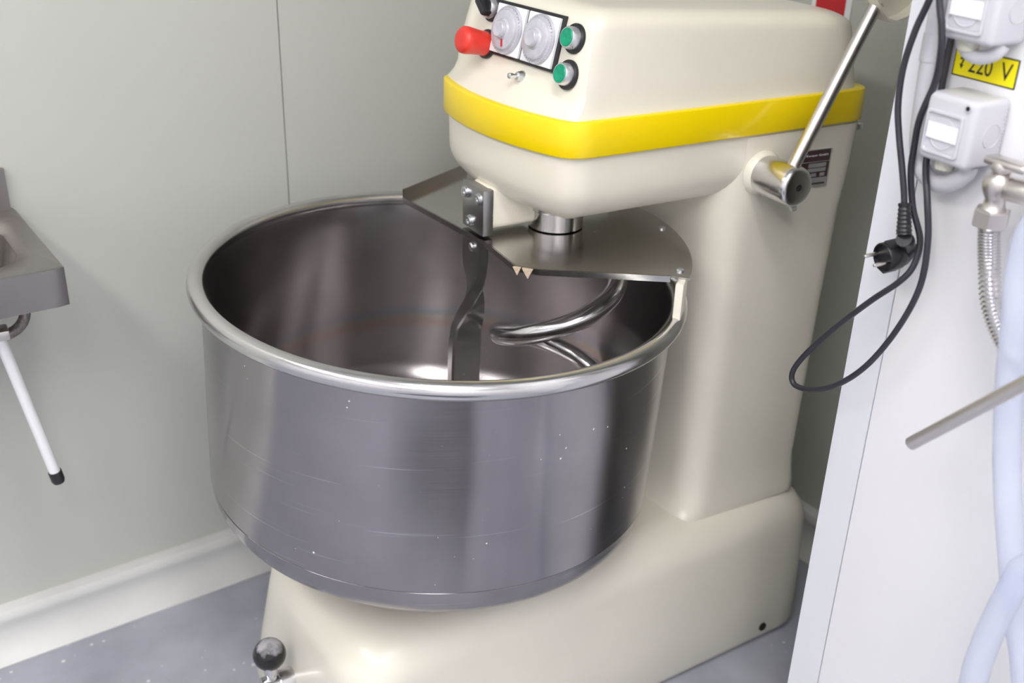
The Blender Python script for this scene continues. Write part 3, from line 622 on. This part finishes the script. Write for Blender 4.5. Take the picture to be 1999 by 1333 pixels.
for s_ in (-1, 1):
    bm = B(); box(bm, fc - pinT * .012 + pwd * (s_ * .0180), (.020, .014, .004), .0012, 2, (pinT, pdir, pwd)); part('guide_rib', bm, BLACK, pl)
    bm = B(); lathe(bm, fc - pinT * .006 + pdir * (.0095 * s_), pinT, [(0, .0024), (.023, .0024), (.0245, .0018), (.025, .0006)], 14); part('pin', bm, paint('pin nickel', (.75, .70, .66), .25, 1.0), pl, 'nickel contact pin')
# angle valve and corrugated hose
av = thing('angle_valve', (SURF, .705, .30), 'brushed nickel angle valve with corrugated steel hose', 'valve')
ctr = V((.312, .692, .300))
bm = B(); lathe(bm, ctr + V((0, -.012, -.020)), (0, 0, 1), [(-.004, .0135), (.0, .0115), (.006, .0105), (.010, .013), (.016, .0155), (.022, .0165), (.028, .0155), (.034, .012), (.036, .008), (.046, .008)], 28); cyl(bm, ctr + V((0, -.012, 0)), ctr + V((.008, .05, .004)), .0125, 24, .002); cyl(bm, ctr + V((.004, .028, .0)), V((SURF, .722, .300)), .011, 20); part('valve_body', bm, SATIN, av, smooth=50)
bm = B(); lathe(bm, V((SURF, .722, .300)), (-1, 0, 0), [(0, .026), (.003, .026), (.008, .016), (.009, .011)], 28); part('wall_rose', bm, SATIN, av)
bm = B(); box(bm, ctr + V((0, -.006, .026)), (.020, .052, .010), .0045, 3); lathe(bm, ctr + V((0, -.012, .018)), (0, 0, 1), [(0, .011), (.006, .012), (.01, .009)], 20); part('handle', bm, SATIN, av, smooth=50)
bm = B(); lathe(bm, ctr + V((0, -.012, -.044)), (0, 0, 1), [(0, .0175), (.002, .0195), (.018, .0195), (.020, .0175)], 6); part('union_nut', bm, SATIN, av, smooth=20)
FX = [(.312, .680, .262), (.313, .683, .240), (.315, .689, .213), (.316, .701, .175), (.318, .719, .146), (.322, .742, .123), (.326, .775, .10), (.33, .82, .085)]
pth = smooth_path(FX, 30)
bm = B(); tube(bm, pth, lambda t, i: (.0098, .0112, .0122, .0112)[i % 4], 18); part('corrugated_hose', bm, CHROME, av, 'silver corrugated hose', smooth=60)
# clear bluish water hoses
h1 = thing('clear_hose', (.325, .74, .05), 'clear bluish hose hanging down beside the corrugated hose', 'hose')
bm = B(); tube(bm, smooth_path([(.330, .90, .36), (.300, .80, .335), (.286, .752, .29), (.284, .746, .239), (.284, .753, .196), (.286, .759, .151), (.288, .765, .106), (.288, .783, .027), (.288, .810, -.056), (.288, .841, -.139), (.288, .872, -.213), (.29, .92, -.40), (.30, .95, -.79)], 10), .0150, 18); part('tube', bm, HOSE, h1, smooth=80)
h2 = thing('clear_hose', (.29, .81, -.2), 'clear bluish hose arching across the lower right corner', 'hose')
bm = B(); tube(bm, smooth_path([(.262, .98, .02), (.255, .90, -.015), (.252, .858, -.05), (.250, .850, -.078), (.250, .842, -.125), (.250, .836, -.179), (.250, .836, -.234), (.26, .84, -.45), (.28, .85, -.79)], 10), .0150, 18); part('tube', bm, HOSE, h2, smooth=80)
# metal spout pipe
mp_ = thing('spout_pipe', (.2, .724, .04), 'straight satin metal pipe with open end in front of the clear hose', 'pipe')
e0 = V((.200, .726, .042)); e1 = V((.200, .885, .226))
bm = B(); a_ = (e1 - e0)
lathe(bm, e0, a_, [(.02, .0062), (.001, .0062), (0, .0066), (.0005, .0074), (a_.length, .0074)], 24); tube(bm, smooth_path([e1 - a_ * .02, e1, e1 + V((.03, .02, .02)), V((.30, .93, .26)), V((SURF, .93, .26))], 6), .0074, 20); part('pipe', bm, SATIN, mp_, smooth=50)
bm = B(); lathe(bm, V((SURF, .93, .26)), (-1, 0, 0), [(0, .024), (.004, .024), (.008, .012)], 24); part('wall_rose', bm, SATIN, mp_)
